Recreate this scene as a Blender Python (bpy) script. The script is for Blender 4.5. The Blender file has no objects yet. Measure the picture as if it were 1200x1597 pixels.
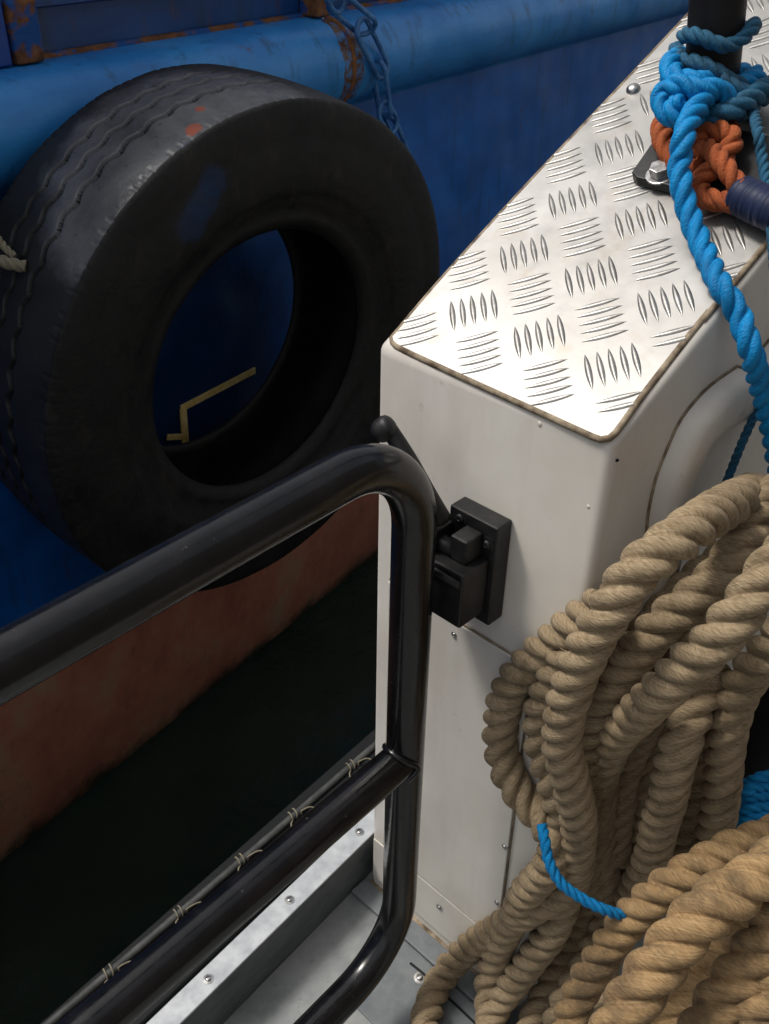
import bpy, bmesh, math, random
from mathutils import Vector, Matrix, noise
random.seed(7)
SC = bpy.context.scene
COL = SC.collection
# ------------------------------------------------------------------ camera, world, sun
F = 1500.0
CAMH = 1.103
RGT = Vector((0.99985, 0.0102, 0.0150)); UPV = Vector((-0.0182, 0.5631, 0.8262)); FWD = Vector((0.0, 0.8263, -0.5632))
cam_d = bpy.data.cameras.new('camera'); cam = bpy.data.objects.new('camera', cam_d); COL.objects.link(cam)
cam_d.sensor_fit = 'VERTICAL'; cam_d.sensor_height = 36.0; cam_d.lens = 36.0 * F / 1597.0
cam_d.clip_start = 0.02; cam_d.clip_end = 500
mw = Matrix((RGT, UPV, -FWD)).transposed().to_4x4(); mw.translation = Vector((0, 0, CAMH)); cam.matrix_world = mw
cam_d.dof.use_dof = False
SC.camera = cam
SUN = Vector((-0.50, 0.06, 0.86)).normalized()
w = bpy.data.worlds.new("World"); SC.world = w; w.use_nodes = True
nt = w.node_tree; nt.nodes.clear()
sky = nt.nodes.new('ShaderNodeTexSky'); sky.sky_type = 'NISHITA'; sky.sun_disc = False
sky.sun_elevation = math.asin(SUN.z); sky.sun_rotation = math.atan2(SUN.x, SUN.y)
sky.air_density = 1.0; sky.dust_density = 4.0; sky.ozone_density = 1.0
hs = nt.nodes.new('ShaderNodeHueSaturation'); hs.inputs['Saturation'].default_value = 0.30
bg = nt.nodes.new('ShaderNodeBackground'); bg.inputs['Strength'].default_value = 0.115
wo = nt.nodes.new('ShaderNodeOutputWorld')
nt.links.new(sky.outputs[0], hs.inputs['Color']); nt.links.new(hs.outputs[0], bg.inputs['Color']); nt.links.new(bg.outputs[0], wo.inputs[0])
sl = bpy.data.lights.new('sun', 'SUN'); sl.energy = 1.6; sl.angle = math.radians(11); sl.color = (1.0, 0.95, 0.88)
so = bpy.data.objects.new('sun', sl); COL.objects.link(so); so.location = (0, 0, 5)
so.rotation_euler = SUN.to_track_quat('Z', 'Y').to_euler()
SC.view_settings.view_transform = 'Standard'; SC.view_settings.look = 'None'
SC.view_settings.exposure = 0.3; SC.view_settings.gamma = 1.0

# ------------------------------------------------------------------ measuring helpers (photo pixel -> point on a real surface)
O = Vector((0, 0, CAMH))
def ray(px, py):
    return (RGT * (px - 600) + UPV * (798.5 - py) + FWD * F) / F      # depth 1 along the axis
def hit(px, py, P, n):
    d = ray(px, py); return O + d * ((P - O).dot(n) / d.dot(n))
def at(px, py, depth): return O + ray(px, py) * depth
Z = Vector((0, 0, 1))
def bear(a): a = math.radians(a); return Vector((math.sin(a), math.cos(a), 0))

# ------------------------------------------------------------------ object helpers
def tag(o, label=None, cat=None, group=None, kind=None):
    if label: o['label'] = label
    if cat: o['category'] = cat
    if group: o['group'] = group
    if kind: o['kind'] = kind
    return o
def empty(name, loc, label, cat, group=None):
    o = bpy.data.objects.new(name, None); COL.objects.link(o); o.location = loc; o.empty_display_size = .05
    return tag(o, label, cat, group)
def link(name, bm, mats, parent=None, smooth=True, angle=None, bevel=None):
    me = bpy.data.meshes.new(name)
    bmesh.ops.recalc_face_normals(bm, faces=bm.faces[:]) if len(bm.faces) < 60000 else None
    bm.to_mesh(me); bm.free()
    if not isinstance(mats, (list, tuple)): mats = [mats]
    for m in mats: me.materials.append(m)
    o = bpy.data.objects.new(name, me); COL.objects.link(o)
    if parent is not None:
        o.parent = parent; o.matrix_parent_inverse = Matrix.Translation(-Vector(parent.location)) 
        if parent.parent is not None: o.matrix_parent_inverse = Matrix.Identity(4)
    if bevel:
        md = o.modifiers.new('bevel', 'BEVEL'); md.width = bevel; md.segments = 3; md.limit_method = 'ANGLE'; md.angle_limit = math.radians(30); md.harden_normals = False
    if smooth:
        for p in me.polygons: p.use_smooth = True
        if angle:
            try: me.set_sharp_from_angle(angle=math.radians(angle))
            except Exception: pass
    return o
def box_frame(bm, o, ax, ay, az, x0, x1, y0, y1, z0, z1, mi=0):
    vs = [bm.verts.new(o + ax * x + ay * y + az * z) for x in (x0, x1) for y in (y0, y1) for z in (z0, z1)]
    for f in ((0, 1, 3, 2), (4, 6, 7, 5), (0, 4, 5, 1), (2, 3, 7, 6), (0, 2, 6, 4), (1, 5, 7, 3)):
        fc = bm.faces.new([vs[i] for i in f]); fc.material_index = mi
def catmull(pts, ds):
    pts = [Vector(p) for p in pts]
    P = [pts[0] * 2 - pts[1]] + pts + [pts[-1] * 2 - pts[-2]]
    dense = []
    for i in range(1, len(P) - 2):
        a, b, c, d = P[i - 1], P[i], P[i + 1], P[i + 2]
        n = 16
        for k in range(n):
            t = k / n
            dense.append(0.5 * ((2 * b) + (-a + c) * t + (2 * a - 5 * b + 4 * c - d) * t * t + (-a + 3 * b - 3 * c + d) * t ** 3))
    dense.append(P[-2])
    out = [dense[0]]; acc = 0; prev = dense[0]
    for q in dense[1:]:
        seg = (q - prev).length
        while seg > 1e-9 and acc + seg >= ds:
            t = (ds - acc) / seg; prev = prev.lerp(q, t); out.append(prev.copy()); seg = (q - prev).length; acc = 0
        acc += seg; prev = q
    return out
def frames(C, closed=False):
    T = []
    for i in range(len(C)):
        a = C[i - 1] if (i > 0 or closed) else C[0]; b = C[(i + 1) % len(C)] if (i < len(C) - 1 or closed) else C[-1]
        T.append((b - a).normalized())
    n = T[0].orthogonal().normalized(); out = []
    for t in T:
        n = (n - t * n.dot(t)).normalized(); out.append((t, n, t.cross(n)))
    return out
def tube(bm, C, r, seg=16, closed=False, cap=True, mi=0):
    fr = frames(C, closed); rings = []
    for k, (c, (t, n, b)) in enumerate(zip(C, fr)):
        rr = r(k / (len(C) - 1)) if callable(r) else r
        rings.append([bm.verts.new(c + (n * math.cos(2 * math.pi * j / seg) + b * math.sin(2 * math.pi * j / seg)) * rr) for j in range(seg)])
    m = len(rings)
    for i in range(m if closed else m - 1):
        A, B = rings[i], rings[(i + 1) % m]
        off = 0
        if closed and i == m - 1:   # match twist
            off = min(range(seg), key=lambda s: sum((A[j].co - B[(j + s) % seg].co).length for j in range(0, seg, 4)))
        for j in range(seg):
            f = bm.faces.new((A[j], A[(j + 1) % seg], B[(j + 1 + off) % seg], B[(j + off) % seg])); f.material_index = mi; f.smooth = True
    if cap and not closed:
        bm.faces.new(rings[0][::-1]); bm.faces.new(rings[-1])
def rope_mesh(name, pts, D, mat, parent=None, lay=1.55, phase=0.0, res=0.04, seg=42, wob=0.03, soft=True):
    """three-strand laid rope: one lobed section twisted along the path"""
    C = catmull(pts, D * res)
    if wob:
        C = [c + Vector(noise.noise_vector(c * 14 + Vector((phase, 0, 0)))) * D * wob * 2 for c in C]
    fr = frames(C)
    a = 0.475 * D / 2; c0 = a * 1.12
    me = bpy.data.meshes.new(name)
    vs = []; uvs = []; s = 0
    for i, (c, (t, n, b)) in enumerate(zip(C, fr)):
        if i: s += (C[i] - C[i - 1]).length
        tw = 2 * math.pi * s / (lay * D) + phase
        for j in range(seg):
            ph = 2 * math.pi * j / seg
            k = int(ph / (2 * math.pi / 3)); psi = ph - (k + .5) * 2 * math.pi / 3
            dis = a * a - (c0 * math.sin(psi)) ** 2
            r = c0 * math.cos(psi) + math.sqrt(max(dis, 0)); rn = 2 * r / D
            r = D / 2 * (.65 + .35 * max(0.0, min(1.0, (rn - .46) / .54)) ** .8) if soft else r
            r *= 1 + 0.05 * noise.noise(Vector((s / D * .9, k * 7.3 + phase, 0))) + .012 * noise.noise(Vector((s / D * 9, ph * 9, phase)))
            an = ph + tw
            vs.append(c + (n * math.cos(an) + b * math.sin(an)) * r)
    fs = []; m = len(C)
    for i in range(m - 1):
        for j in range(seg):
            fs.append((i * seg + j, i * seg + (j + 1) % seg, (i + 1) * seg + (j + 1) % seg, (i + 1) * seg + j))
    fs.append(tuple(range(seg))[::-1]); fs.append(tuple((m - 1) * seg + j for j in range(seg)))
    me.from_pydata([tuple(v) for v in vs], [], fs)
    uvl = me.uv_layers.new(name='UVMap')
    ds = D * res
    for p in me.polygons:
        p.use_smooth = len(p.vertices) == 4
        vi = list(p.vertices)
        if len(vi) != 4: continue
        i0 = vi[0] // seg; j0 = vi[0] % seg
        for li, (di, dj) in zip(p.loop_indices, ((0, 0), (0, 1), (1, 1), (1, 0))):
            uvl.data[li].uv = ((i0 + di) * ds / D + phase * 3, (j0 + dj) / seg)
    me.materials.append(mat)
    o = bpy.data.objects.new(name, me); COL.objects.link(o)
    if parent is not None:
        o.parent = parent; o.matrix_parent_inverse = Matrix.Translation(-Vector(parent.location))
    return o

# ------------------------------------------------------------------ materials
class NT:
    def __init__(s, name):
        s.m = bpy.data.materials.new(name); s.m.use_nodes = True; s.t = s.m.node_tree
        s.b = s.t.nodes['Principled BSDF']; s.tc = s.t.nodes.new('ShaderNodeTexCoord')
    def n(s, typ, **kw):
        nd = s.t.nodes.new(typ)
        for k, v in kw.items(): setattr(nd, k, v)
        return nd
    def l(s, a, b): s.t.links.new(a, b)
    def noise(s, scale, detail=4, rough=.6, vec=None, stretch=None, coord='Object'):
        v = vec if vec is not None else s.tc.outputs[coord]
        if stretch:
            mp = s.n('ShaderNodeMapping'); mp.inputs['Scale'].default_value = stretch; s.l(v, mp.inputs['Vector']); v = mp.outputs[0]
        nd = s.n('ShaderNodeTexNoise'); nd.inputs['Scale'].default_value = scale; nd.inputs['Detail'].default_value = detail; nd.inputs['Roughness'].default_value = rough
        s.l(v, nd.inputs['Vector']); return nd.outputs['Fac']
    def ramp(s, fac, stops):
        r = s.n('ShaderNodeValToRGB'); e = r.color_ramp.elements
        while len(e) < len(stops): e.new(.5)
        for x, (p, c) in zip(e, stops):
            x.position = p; x.color = c if len(c) == 4 else (*c, 1)
        s.l(fac, r.inputs[0]); return r.outputs[0]
    def mix(s, fac, a, b, mode='MIX'):
        m = s.n('ShaderNodeMix', data_type='RGBA', blend_type=mode)
        for sock, v in ((m.inputs[0], fac), (m.inputs[6], a), (m.inputs[7], b)):
            if hasattr(v, 'is_linked') or hasattr(v, 'node'): s.l(v, sock)
            elif isinstance(v, (int, float)): sock.default_value = v
            else: sock.default_value = (*v, 1) if len(v) == 3 else v
        return m.outputs[2]
    def math(s, op, a, b=0.0):
        m = s.n('ShaderNodeMath', operation=op)
        for sock, v in ((m.inputs[0], a), (m.inputs[1], b)):
            if hasattr(v, 'node'): s.l(v, sock)
            else: sock.default_value = v
        return m.outputs[0]
    def bump(s, h, strength=.3, dist=.001, prev=None):
        b = s.n('ShaderNodeBump'); b.inputs['Strength'].default_value = strength; b.inputs['Distance'].default_value = dist
        s.l(h, b.inputs['Height'])
        if prev is not None: s.l(prev, b.inputs['Normal'])
        s.l(b.outputs[0], s.b.inputs['Normal']); return b.outputs[0]
    def base(s, c):
        if hasattr(c, 'node'): s.l(c, s.b.inputs['Base Color'])
        else: s.b.inputs['Base Color'].default_value = (*c, 1)
        return s
    def set(s, **kw):
        for k, v in kw.items():
            k = {'rough': 'Roughness', 'metal': 'Metallic', 'spec': 'Specular IOR Level', 'coat': 'Coat Weight', 'sheen': 'Sheen Weight'}[k]
            if hasattr(v, 'node'): s.l(v, s.b.inputs[k])
            else: s.b.inputs[k].default_value = v
        return s
B3 = (0, 0, 0); W3 = (1, 1, 1)
# white gelcoat of the bulwark end
g = NT('gelcoat')
f1 = g.noise(5, 5, .6); f2 = g.noise(3, 5, .6, stretch=(6, 6, 1)); f3 = g.noise(60, 3, .6)
c = g.ramp(f1, [(0.3, (.61, .57, .50)), (0.62, (.74, .705, .64))])
c = g.mix(g.ramp(f2, [(.48, B3), (.75, (.28, .28, .28))]), c, (.37, .30, .265))
c = g.mix(g.ramp(f3, [(.68, B3), (.76, (.35, .35, .35))]), c, (.36, .32, .26))
g.base(c).set(rough=.38); g.bump(g.noise(14, 3), .12, .002); M_gel = g.m
g = NT('grimy_edge'); c = g.ramp(g.noise(80, 5), [(.35, (.10, .065, .035)), (.65, (.36, .29, .2))]); g.base(c).set(rough=.8); g.bump(g.noise(200, 3), .6, .001); M_grime = g.m
# aluminium tread plate
g = NT('tread_aluminium')
f = g.noise(9, 5, .65); d = g.noise(25, 5, .7)
c = g.ramp(f, [(.3, (.37, .357, .335)), (.7, (.48, .47, .448))])
c = g.mix(g.ramp(d, [(.56, B3), (.74, (.5, .5, .5))]), c, (.36, .29, .21))
g.base(c).set(rough=g.ramp(g.noise(40, 4), [(.3, (.33,) * 3), (.7, (.5,) * 3)]), metal=.82); g.bump(g.noise(160, 3), .08, .0006); M_alu = g.m
g = NT('tread_bar'); c = g.ramp(g.noise(90, 4), [(.35, (.34, .325, .30)), (.7, (.52, .505, .47))]); g.base(c).set(rough=.38, metal=.85); g.bump(g.noise(300, 2), .2, .0005); M_bar = g.m
# black painted tube
g = NT('black_paint'); f = g.noise(40, 5, .6)
g.base(g.mix(g.ramp(g.noise(75, 6, .75), [(.66, B3), (.70, W3)]), g.ramp(f, [(.4, (.0035, .0035, .004)), (.7, (.009, .0085, .009))]), (.06, .055, .05))).set(rough=g.ramp(g.noise(120, 5, .7), [(.35, (.12,) * 3), (.7, (.30,) * 3)]), coat=.0, spec=.5)
b1 = g.bump(g.noise(28, 3), .12, .002); g.bump(g.noise(260, 4, .7), .15, .0005, b1); M_black = g.m
g = NT('black_plastic'); g.base(g.ramp(g.noise(60, 4), [(.4, (.004, .004, .0045)), (.75, (.017, .016, .0155))])).set(rough=.5); g.bump(g.noise(150, 4), .35, .001); M_blackp = g.m
g = NT('matt_black_post'); g.base(g.ramp(g.noise(50, 5), [(.4, (.010, .0095, .010)), (.8, (.022, .02, .02))])).set(rough=.5, spec=.35); g.bump(g.noise(220, 4), .3, .0006); M_post = g.m
g = NT('steel'); g.base(g.ramp(g.noise(200, 3), [(.3, (.3, .29, .27)), (.7, (.62, .61, .6))])).set(rough=.3, metal=1.0); M_steel = g.m
# deck paint
g = NT('deck_paint'); f = g.noise(12, 6, .7); f2 = g.noise(60, 5, .7)
c = g.ramp(f, [(.32, (.20, .215, .215)), (.62, (.33, .34, .33))]); c = g.mix(g.ramp(f2, [(.6, B3), (.72, (.7,) * 3)]), c, (.13, .12, .10))
g.base(c).set(rough=.6); g.bump(g.noise(300, 4, .7), .5, .001); M_deck = g.m
g = NT('grey_rail_paint'); c = g.ramp(g.noise(30, 6, .7), [(.35, (.13, .145, .155)), (.65, (.20, .215, .22))]); g.base(c).set(rough=.5); g.bump(g.noise(90, 4), .3, .001); M_rail = g.m
g = NT('riser_paint'); c = g.ramp(g.noise(20, 6, .7, stretch=(1, 1, 3)), [(.35, (.075, .085, .092)), (.65, (.125, .137, .142))]); g.base(c).set(rough=.55); g.bump(g.noise(90, 4), .3, .001); M_riser = g.m
g = NT('strip_aluminium'); c = g.ramp(g.noise(50, 5), [(.35, (.42, .45, .47)), (.65, (.60, .62, .63))]); g.base(c).set(rough=.45, metal=.25); M_strip = g.m
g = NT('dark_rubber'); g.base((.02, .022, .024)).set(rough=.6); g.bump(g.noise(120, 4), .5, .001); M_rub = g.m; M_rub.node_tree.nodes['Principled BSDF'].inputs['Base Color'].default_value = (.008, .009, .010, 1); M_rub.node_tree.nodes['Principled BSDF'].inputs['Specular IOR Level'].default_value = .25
g = NT('grey_edge'); g.base(g.ramp(g.noise(50, 4), [(.4, (.045, .048, .046)), (.7, (.09, .09, .085))])).set(rough=.55); M_gedge = g.m
# ship paint
def patch_mask(g, centre, rad, scale=18, amt=1.6, soft=.3):
    vm = g.n('ShaderNodeVectorMath', operation='SUBTRACT'); g.l(g.tc.outputs['Object'], vm.inputs[0]); vm.inputs[1].default_value = centre
    ln = g.n('ShaderNodeVectorMath', operation='LENGTH'); g.l(vm.outputs[0], ln.inputs[0])
    d = g.math('ADD', g.math('DIVIDE', ln.outputs['Value'], rad), g.math('MULTIPLY', g.math('SUBTRACT', g.noise(scale, 5, .7), .5), amt))
    return g.ramp(d, [(1 - soft, W3), (1.0, B3)])
def ship_blue(name, lo, hi, rustx=None):
    g = NT(name); tc = g.tc.outputs['Object']
    f = g.noise(3, 6, .65, stretch=(1, 1, 2.5)); c = g.ramp(f, [(.3, lo), (.7, hi)])
    st = g.noise(9, 5, .6, stretch=(3.2, 3.2, .35))
    c = g.mix(g.ramp(st, [(.56, B3), (.72, (.55,) * 3)]), c, (.012, .035, .055))
    r = g.noise(6, 6, .7, stretch=(2.5, 2.5, .6)); rr = g.noise(30, 5, .7)
    k = g.math('MULTIPLY', g.ramp(r, [(.60, B3), (.68, W3)]), g.ramp(rr, [(.42, B3), (.6, W3)]))
    c = g.mix(k, c, (.11, .045, .018))
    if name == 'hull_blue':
        hole_shade = patch_mask(g, (1.38, 0, .12), .52, 5, .7, .5); c = g.mix(g.math('MULTIPLY', hole_shade, .9), c, (.001, .012, .05))  # shade behind the tyre, painted darker into the hull blue
    if rustx:
        sep = g.n('ShaderNodeSeparateXYZ'); g.l(tc, sep.inputs[0])
        for x0, wd, z0, z1 in rustx:
            a = g.math('SUBTRACT', g.math('ADD', sep.outputs['X'], g.math('MULTIPLY', g.noise(14, 4), .03)), x0 + .015)
            a = g.math('ABSOLUTE', a); a = g.math('LESS_THAN', a, wd)
            a = g.math('MULTIPLY', a, g.math('GREATER_THAN', sep.outputs['Z'], z0)); a = g.math('MULTIPLY', a, g.math('LESS_THAN', sep.outputs['Z'], z1))
            a = g.math('MULTIPLY', a, g.ramp(g.noise(45, 5, .7), [(.38, B3), (.55, W3)]))
            c = g.mix(a, c, (.10, .042, .014))
    g.base(c).set(rough=.36, spec=.5); b = g.bump(g.noise(2.4, 2), .8, .05); g.bump(g.noise(70, 5, .7), .35, .0025, b)
    return g.m
g = NT('boot_red'); f = g.noise(5, 7, .7, stretch=(1, 1, .6)); f2 = g.noise(16, 7, .75, stretch=(1, 1, .5))
c = g.ramp(f, [(.3, (.34, .105, .068)), (.52, (.56, .21, .13)), (.72, (.48, .36, .22))]); c = g.mix(g.ramp(f2, [(.56, B3), (.74, (.45,) * 3)]), c, (.10, .075, .045))
sep = g.n('ShaderNodeSeparateXYZ'); g.l(g.tc.outputs['Object'], sep.inputs[0])
wd_ = g.math('ADD', sep.outputs['Z'], g.math('MULTIPLY', g.math('SUBTRACT', g.noise(7, 6, .7), .5), .22))
c = g.mix(g.ramp(g.math('ADD', wd_, 1.0), [(.05, W3), (.11, B3)]), c, (.035, .036, .018))
g.base(c).set(rough=.55); g.bump(f2, .5, .006); M_red = g.m
g = NT('rust'); c = g.ramp(g.noise(30, 6, .7), [(.3, (.03, .014, .008)), (.5, (.17, .065, .02)), (.7, (.30, .13, .04))]); c = g.mix(g.ramp(g.noise(11, 7, .7), [(.50, B3), (.56, W3)]), c, (.006, .07, .26)); g.base(c).set(rough=.85); g.bump(g.noise(90, 6), .7, .003); M_rust = g.m
g = NT('yellow_paint'); c = g.ramp(g.noise(40, 5), [(.35, (.55, .38, .10)), (.65, (.75, .60, .28))]); g.base(c).set(rough=.6); M_yel = g.m
BDt = bear(41.3); TNt = Vector((BDt.y, -BDt.x, 0)) * math.cos(.089) - Z * math.sin(.089); TNt.normalize()
TCt = Vector((-.206, 1.674, -.822 + CAMH)) - TNt * .1415
def tyre_hit(px, py):
    d = ray(px, py)
    for k in range(1200, 2600):
        p = O + d * (k / 1000) - TCt; y = p.dot(TNt)
        if abs(y) < .14 and .27 < (p - TNt * y).length < .5: return p
    return Vector((9, 9, 9))
g = NT('tyre_rubber')
c = g.ramp(g.noise(9, 6, .7), [(.3, (.006, .006, .0065)), (.7, (.016, .015, .0145))])
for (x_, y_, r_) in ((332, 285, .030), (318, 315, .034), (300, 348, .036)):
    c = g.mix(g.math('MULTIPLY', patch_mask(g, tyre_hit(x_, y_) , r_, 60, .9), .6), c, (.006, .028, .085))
sc_ = g.ramp(g.noise(26, 7, .75, stretch=(1, 1, .4)), [(.55, B3), (.68, (.55,) * 3)]); c = g.mix(sc_, c, (.034, .030, .026))
g.base(c).set(rough=g.ramp(g.noise(18, 6, .7), [(.35, (.42,) * 3), (.65, (.7,) * 3)]), spec=.28); g.bump(g.noise(55, 7, .75), .7, .004); M_tyre = g.m
g = NT('tyre_tread')
tc = g.tc.outputs['Object']; f = g.noise(8, 6, .7)
c = g.ramp(f, [(.33, (.055, .058, .063)), (.6, (.12, .124, .13))]); c = g.mix(g.ramp(g.noise(60, 4), [(.62, B3), (.75, (.8,) * 3)]), c, (.02, .02, .02))
lit_dust = g.math('MAXIMUM', patch_mask(g, tyre_hit(330, 165) , .20, 14, .7, .25), g.math('MAXIMUM', patch_mask(g, tyre_hit(210, 235) , .17, 14, .7, .25), patch_mask(g, tyre_hit(165, 330) , .13, 14, .7, .25)))  # grey dusty tread kept to the skylit top; black rest paints in shade
c = g.mix(lit_dust, g.ramp(g.noise(14, 5), [(.3, (.007, .0075, .008)), (.7, (.018, .018, .019))]), c)
for (x_, y_, r_) in ((302, 196, .016), (312, 168, .010), (298, 202, .012)):
    c = g.mix(g.math('MULTIPLY', patch_mask(g, tyre_hit(x_, y_) , r_, 90, .8), .7), c, (.30, .07, .03))
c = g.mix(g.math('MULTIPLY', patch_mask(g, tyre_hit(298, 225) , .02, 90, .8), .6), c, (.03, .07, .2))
rg = g.mix(lit_dust, (.55,) * 3, (.27,) * 3)
g.base(c).set(rough=rg, spec=.42); g.bump(g.noise(120, 5, .7), .4, .0015); M_tread = g.m
def rope_mat(name, lo, mid, hi, dirt, fib=60, rough=.85, dirt_amt=.6, dirt_scale=14, sheen=.05):
    g = NT(name); uv = g.tc.outputs['UV']
    mp = g.n('ShaderNodeMapping'); mp.inputs['Scale'].default_value = (1.6, fib, 1); mp.inputs['Rotation'].default_value = (0, 0, .0); g.l(uv, mp.inputs['Vector'])
    nz = g.n('ShaderNodeTexNoise'); nz.inputs['Scale'].default_value = 1.0; nz.inputs['Detail'].default_value = 5; g.l(mp.outputs[0], nz.inputs['Vector'])
    sh = g.n('ShaderNodeMapping'); sh.inputs['Scale'].default_value = (26, 12, 1); sh.inputs['Rotation'].default_value = (0, 0, .6); g.l(uv, sh.inputs['Vector'])
    nz2 = g.n('ShaderNodeTexNoise'); nz2.inputs['Scale'].default_value = 1.0; nz2.inputs['Detail'].default_value = 6; g.l(sh.outputs[0], nz2.inputs['Vector'])
    st = g.n('ShaderNodeMapping'); st.inputs['Scale'].default_value = (1.5, 5, 1); g.l(uv, st.inputs['Vector'])
    nz3 = g.n('ShaderNodeTexNoise'); nz3.inputs['Scale'].default_value = 1.0; nz3.inputs['Detail'].default_value = 7; nz3.inputs['Roughness'].default_value = .7; g.l(st.outputs[0], nz3.inputs['Vector'])
    c = g.ramp(nz.outputs['Fac'], [(.28, lo), (.5, mid), (.72, hi)])
    c = g.mix(.5, c, g.ramp(nz2.outputs['Fac'], [(.3, lo), (.7, hi)]))
    c = g.mix(g.ramp(nz3.outputs['Fac'], [(.50, B3), (.72, (dirt_amt * .8,) * 3)]), c, dirt)
    d = g.noise(dirt_scale, 6, .7); c = g.mix(g.ramp(d, [(.50, B3), (.68, (dirt_amt,) * 3)]), c, dirt)
    d2 = g.noise(dirt_scale * 4.5, 4, .7); c = g.mix(g.ramp(d2, [(.56, B3), (.72, (dirt_amt * .6,) * 3)]), c, dirt)
    g.base(c).set(rough=rough, sheen=sheen, spec=.25)
    b = g.bump(nz.outputs['Fac'], .30, .0014); g.bump(nz2.outputs['Fac'], .7, .0016, b)
    return g.m
M_man = rope_mat('manila_rope', (.15, .10, .052), (.32, .235, .135), (.50, .395, .255), (.075, .052, .024))
M_tan = rope_mat('tan_rope', (.19, .11, .045), (.38, .235, .105), (.53, .37, .19), (.06, .045, .03), dirt_scale=10, dirt_amt=.85)
M_brope = rope_mat('blue_rope', (.001, .11, .33), (.001, .25, .62), (.010, .38, .78), (.005, .055, .15), fib=25, rough=.5, dirt_amt=.4, sheen=.0)
M_dblue = rope_mat('dull_blue_rope', (.006, .05, .10), (.01, .11, .22), (.04, .20, .34), (.02, .035, .04), fib=25, rough=.6, dirt_amt=.5)
M_orange = rope_mat('orange_rope', (.20, .035, .008), (.42, .085, .02), (.55, .16, .05), (.10, .03, .015), fib=30, rough=.7, dirt_amt=.5, dirt_scale=40)
M_navy = rope_mat('navy_tape', (.006, .010, .03), (.012, .02, .06), (.02, .035, .09), (.005, .006, .01), fib=14, rough=.5)
M_twine = rope_mat('twine', (.14, .125, .08), (.24, .21, .15), (.34, .31, .23), (.12, .1, .07), fib=12)
g = NT('harbour_water'); g.base(g.ramp(g.noise(2, 4), [(.3, (.008, .016, .012)), (.7, (.016, .030, .021))])).set(rough=.12, spec=.35)
g.bump(g.noise(5, 5, .6), .5, .04); M_water = g.m

# ================================================================== SETTING
WZ = -.95
bm = bmesh.new(); s = 60
vs = [bm.verts.new(p) for p in ((-s, -s, WZ), (s, -s, WZ), (s, s, WZ), (-s, s, WZ))]; bm.faces.new(vs)
tag(link('water', bm, M_water, smooth=False), kind='structure')

# gate / deck-edge directions
BD = bear(39.2); BDn = Vector((BD.y, -BD.x, 0))       # along the toe rail; inboard
E0 = Vector((-.017, .768, 0))                          # toe-rail inner edge at the box
bm = bmesh.new()
box_frame(bm, E0, BD, BDn, Z, -2.2, 3.0, 0.0, 3.0, -.05, 0.0)
deck = tag(link('deck', bm, M_deck, smooth=False), kind='structure')
bm = bmesh.new()
box_frame(bm, E0, BD, BDn, Z, -2.2, 3.0, -.125, 3.0, WZ - .3, -.052)
tag(link('hull_of_own_boat', bm, M_gedge, smooth=False), kind='structure')

LB0 = Vector((.163, .599, 0)) + bear(135) * 1.05  # unseen wall added to block skylight from the right
bm = bmesh.new(); box_frame(bm, LB0, bear(45), bear(135), Z, -1.3, 3.2, 0, .8, .0005, 2.3)
g = NT('sky_blocker_paint'); g.base((.16, .145, .13)).set(rough=.6)
tag(link('sky_blocker', bm, g.m, smooth=False), kind='structure')

# ================================================================== TOE RAIL with strip, screws
tr = empty('toe_rail', E0 + Z * .0, 'low grey toe rail along the deck edge, topped by a screwed pale metal strip', 'toe rail')
bm = bmesh.new(); box_frame(bm, E0, BD, BDn, Z, -2.2, .9, -.110, -.0005, -.05, .0765)
link('riser', bm, M_riser, tr, smooth=False)
bm = bmesh.new(); box_frame(bm, E0, BD, BDn, Z, -2.2, .9, -.026, .0015, .077, .0802)
link('metal_strip', bm, M_strip, tr, smooth=False, bevel=.0008)
bm = bmesh.new(); box_frame(bm, E0, BD, BDn, Z, -2.2, .9, -.109, -.028, .0768, .0845)
link('rubber_cap', bm, M_rub, tr, smooth=False, bevel=.002)
def screw(c, n, r, parent, name='screw', mat=None):
    bm = bmesh.new(); n = n.normalized(); t = n.orthogonal().normalized(); b = n.cross(t)
    prof = [(1.9, 0.0), (1.9, .10), (1.15, .16), (1.05, .18), (1.0, .42), (.8, .62), (.45, .68), (.3, .5), (.0, .45)]
    rings = []
    for rr, h in prof[:-1]:
        rings.append([bm.verts.new(c + n * (h * r) + (t * math.cos(a) + b * math.sin(a)) * rr * r) for a in [2 * math.pi * k / 16 for k in range(16)]])
    for A, B_ in zip(rings, rings[1:]):
        for k in range(16): bm.faces.new((A[k], A[(k + 1) % 16], B_[(k + 1) % 16], B_[k]))
    bm.faces.new(rings[-1])
    return link(name, bm, mat or M_steel, parent, smooth=True, angle=50)
for px, py in ((322, 1524), (450, 1402), (560, 1297), (178, 1660)):
    p = hit(px, py, E0 + Z * .0802, Z); s_ = (p - E0).dot(BD); screw(E0 + BD * s_ + BDn * -.0125 + Z * .0802, Z, .0032, tr)
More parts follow.
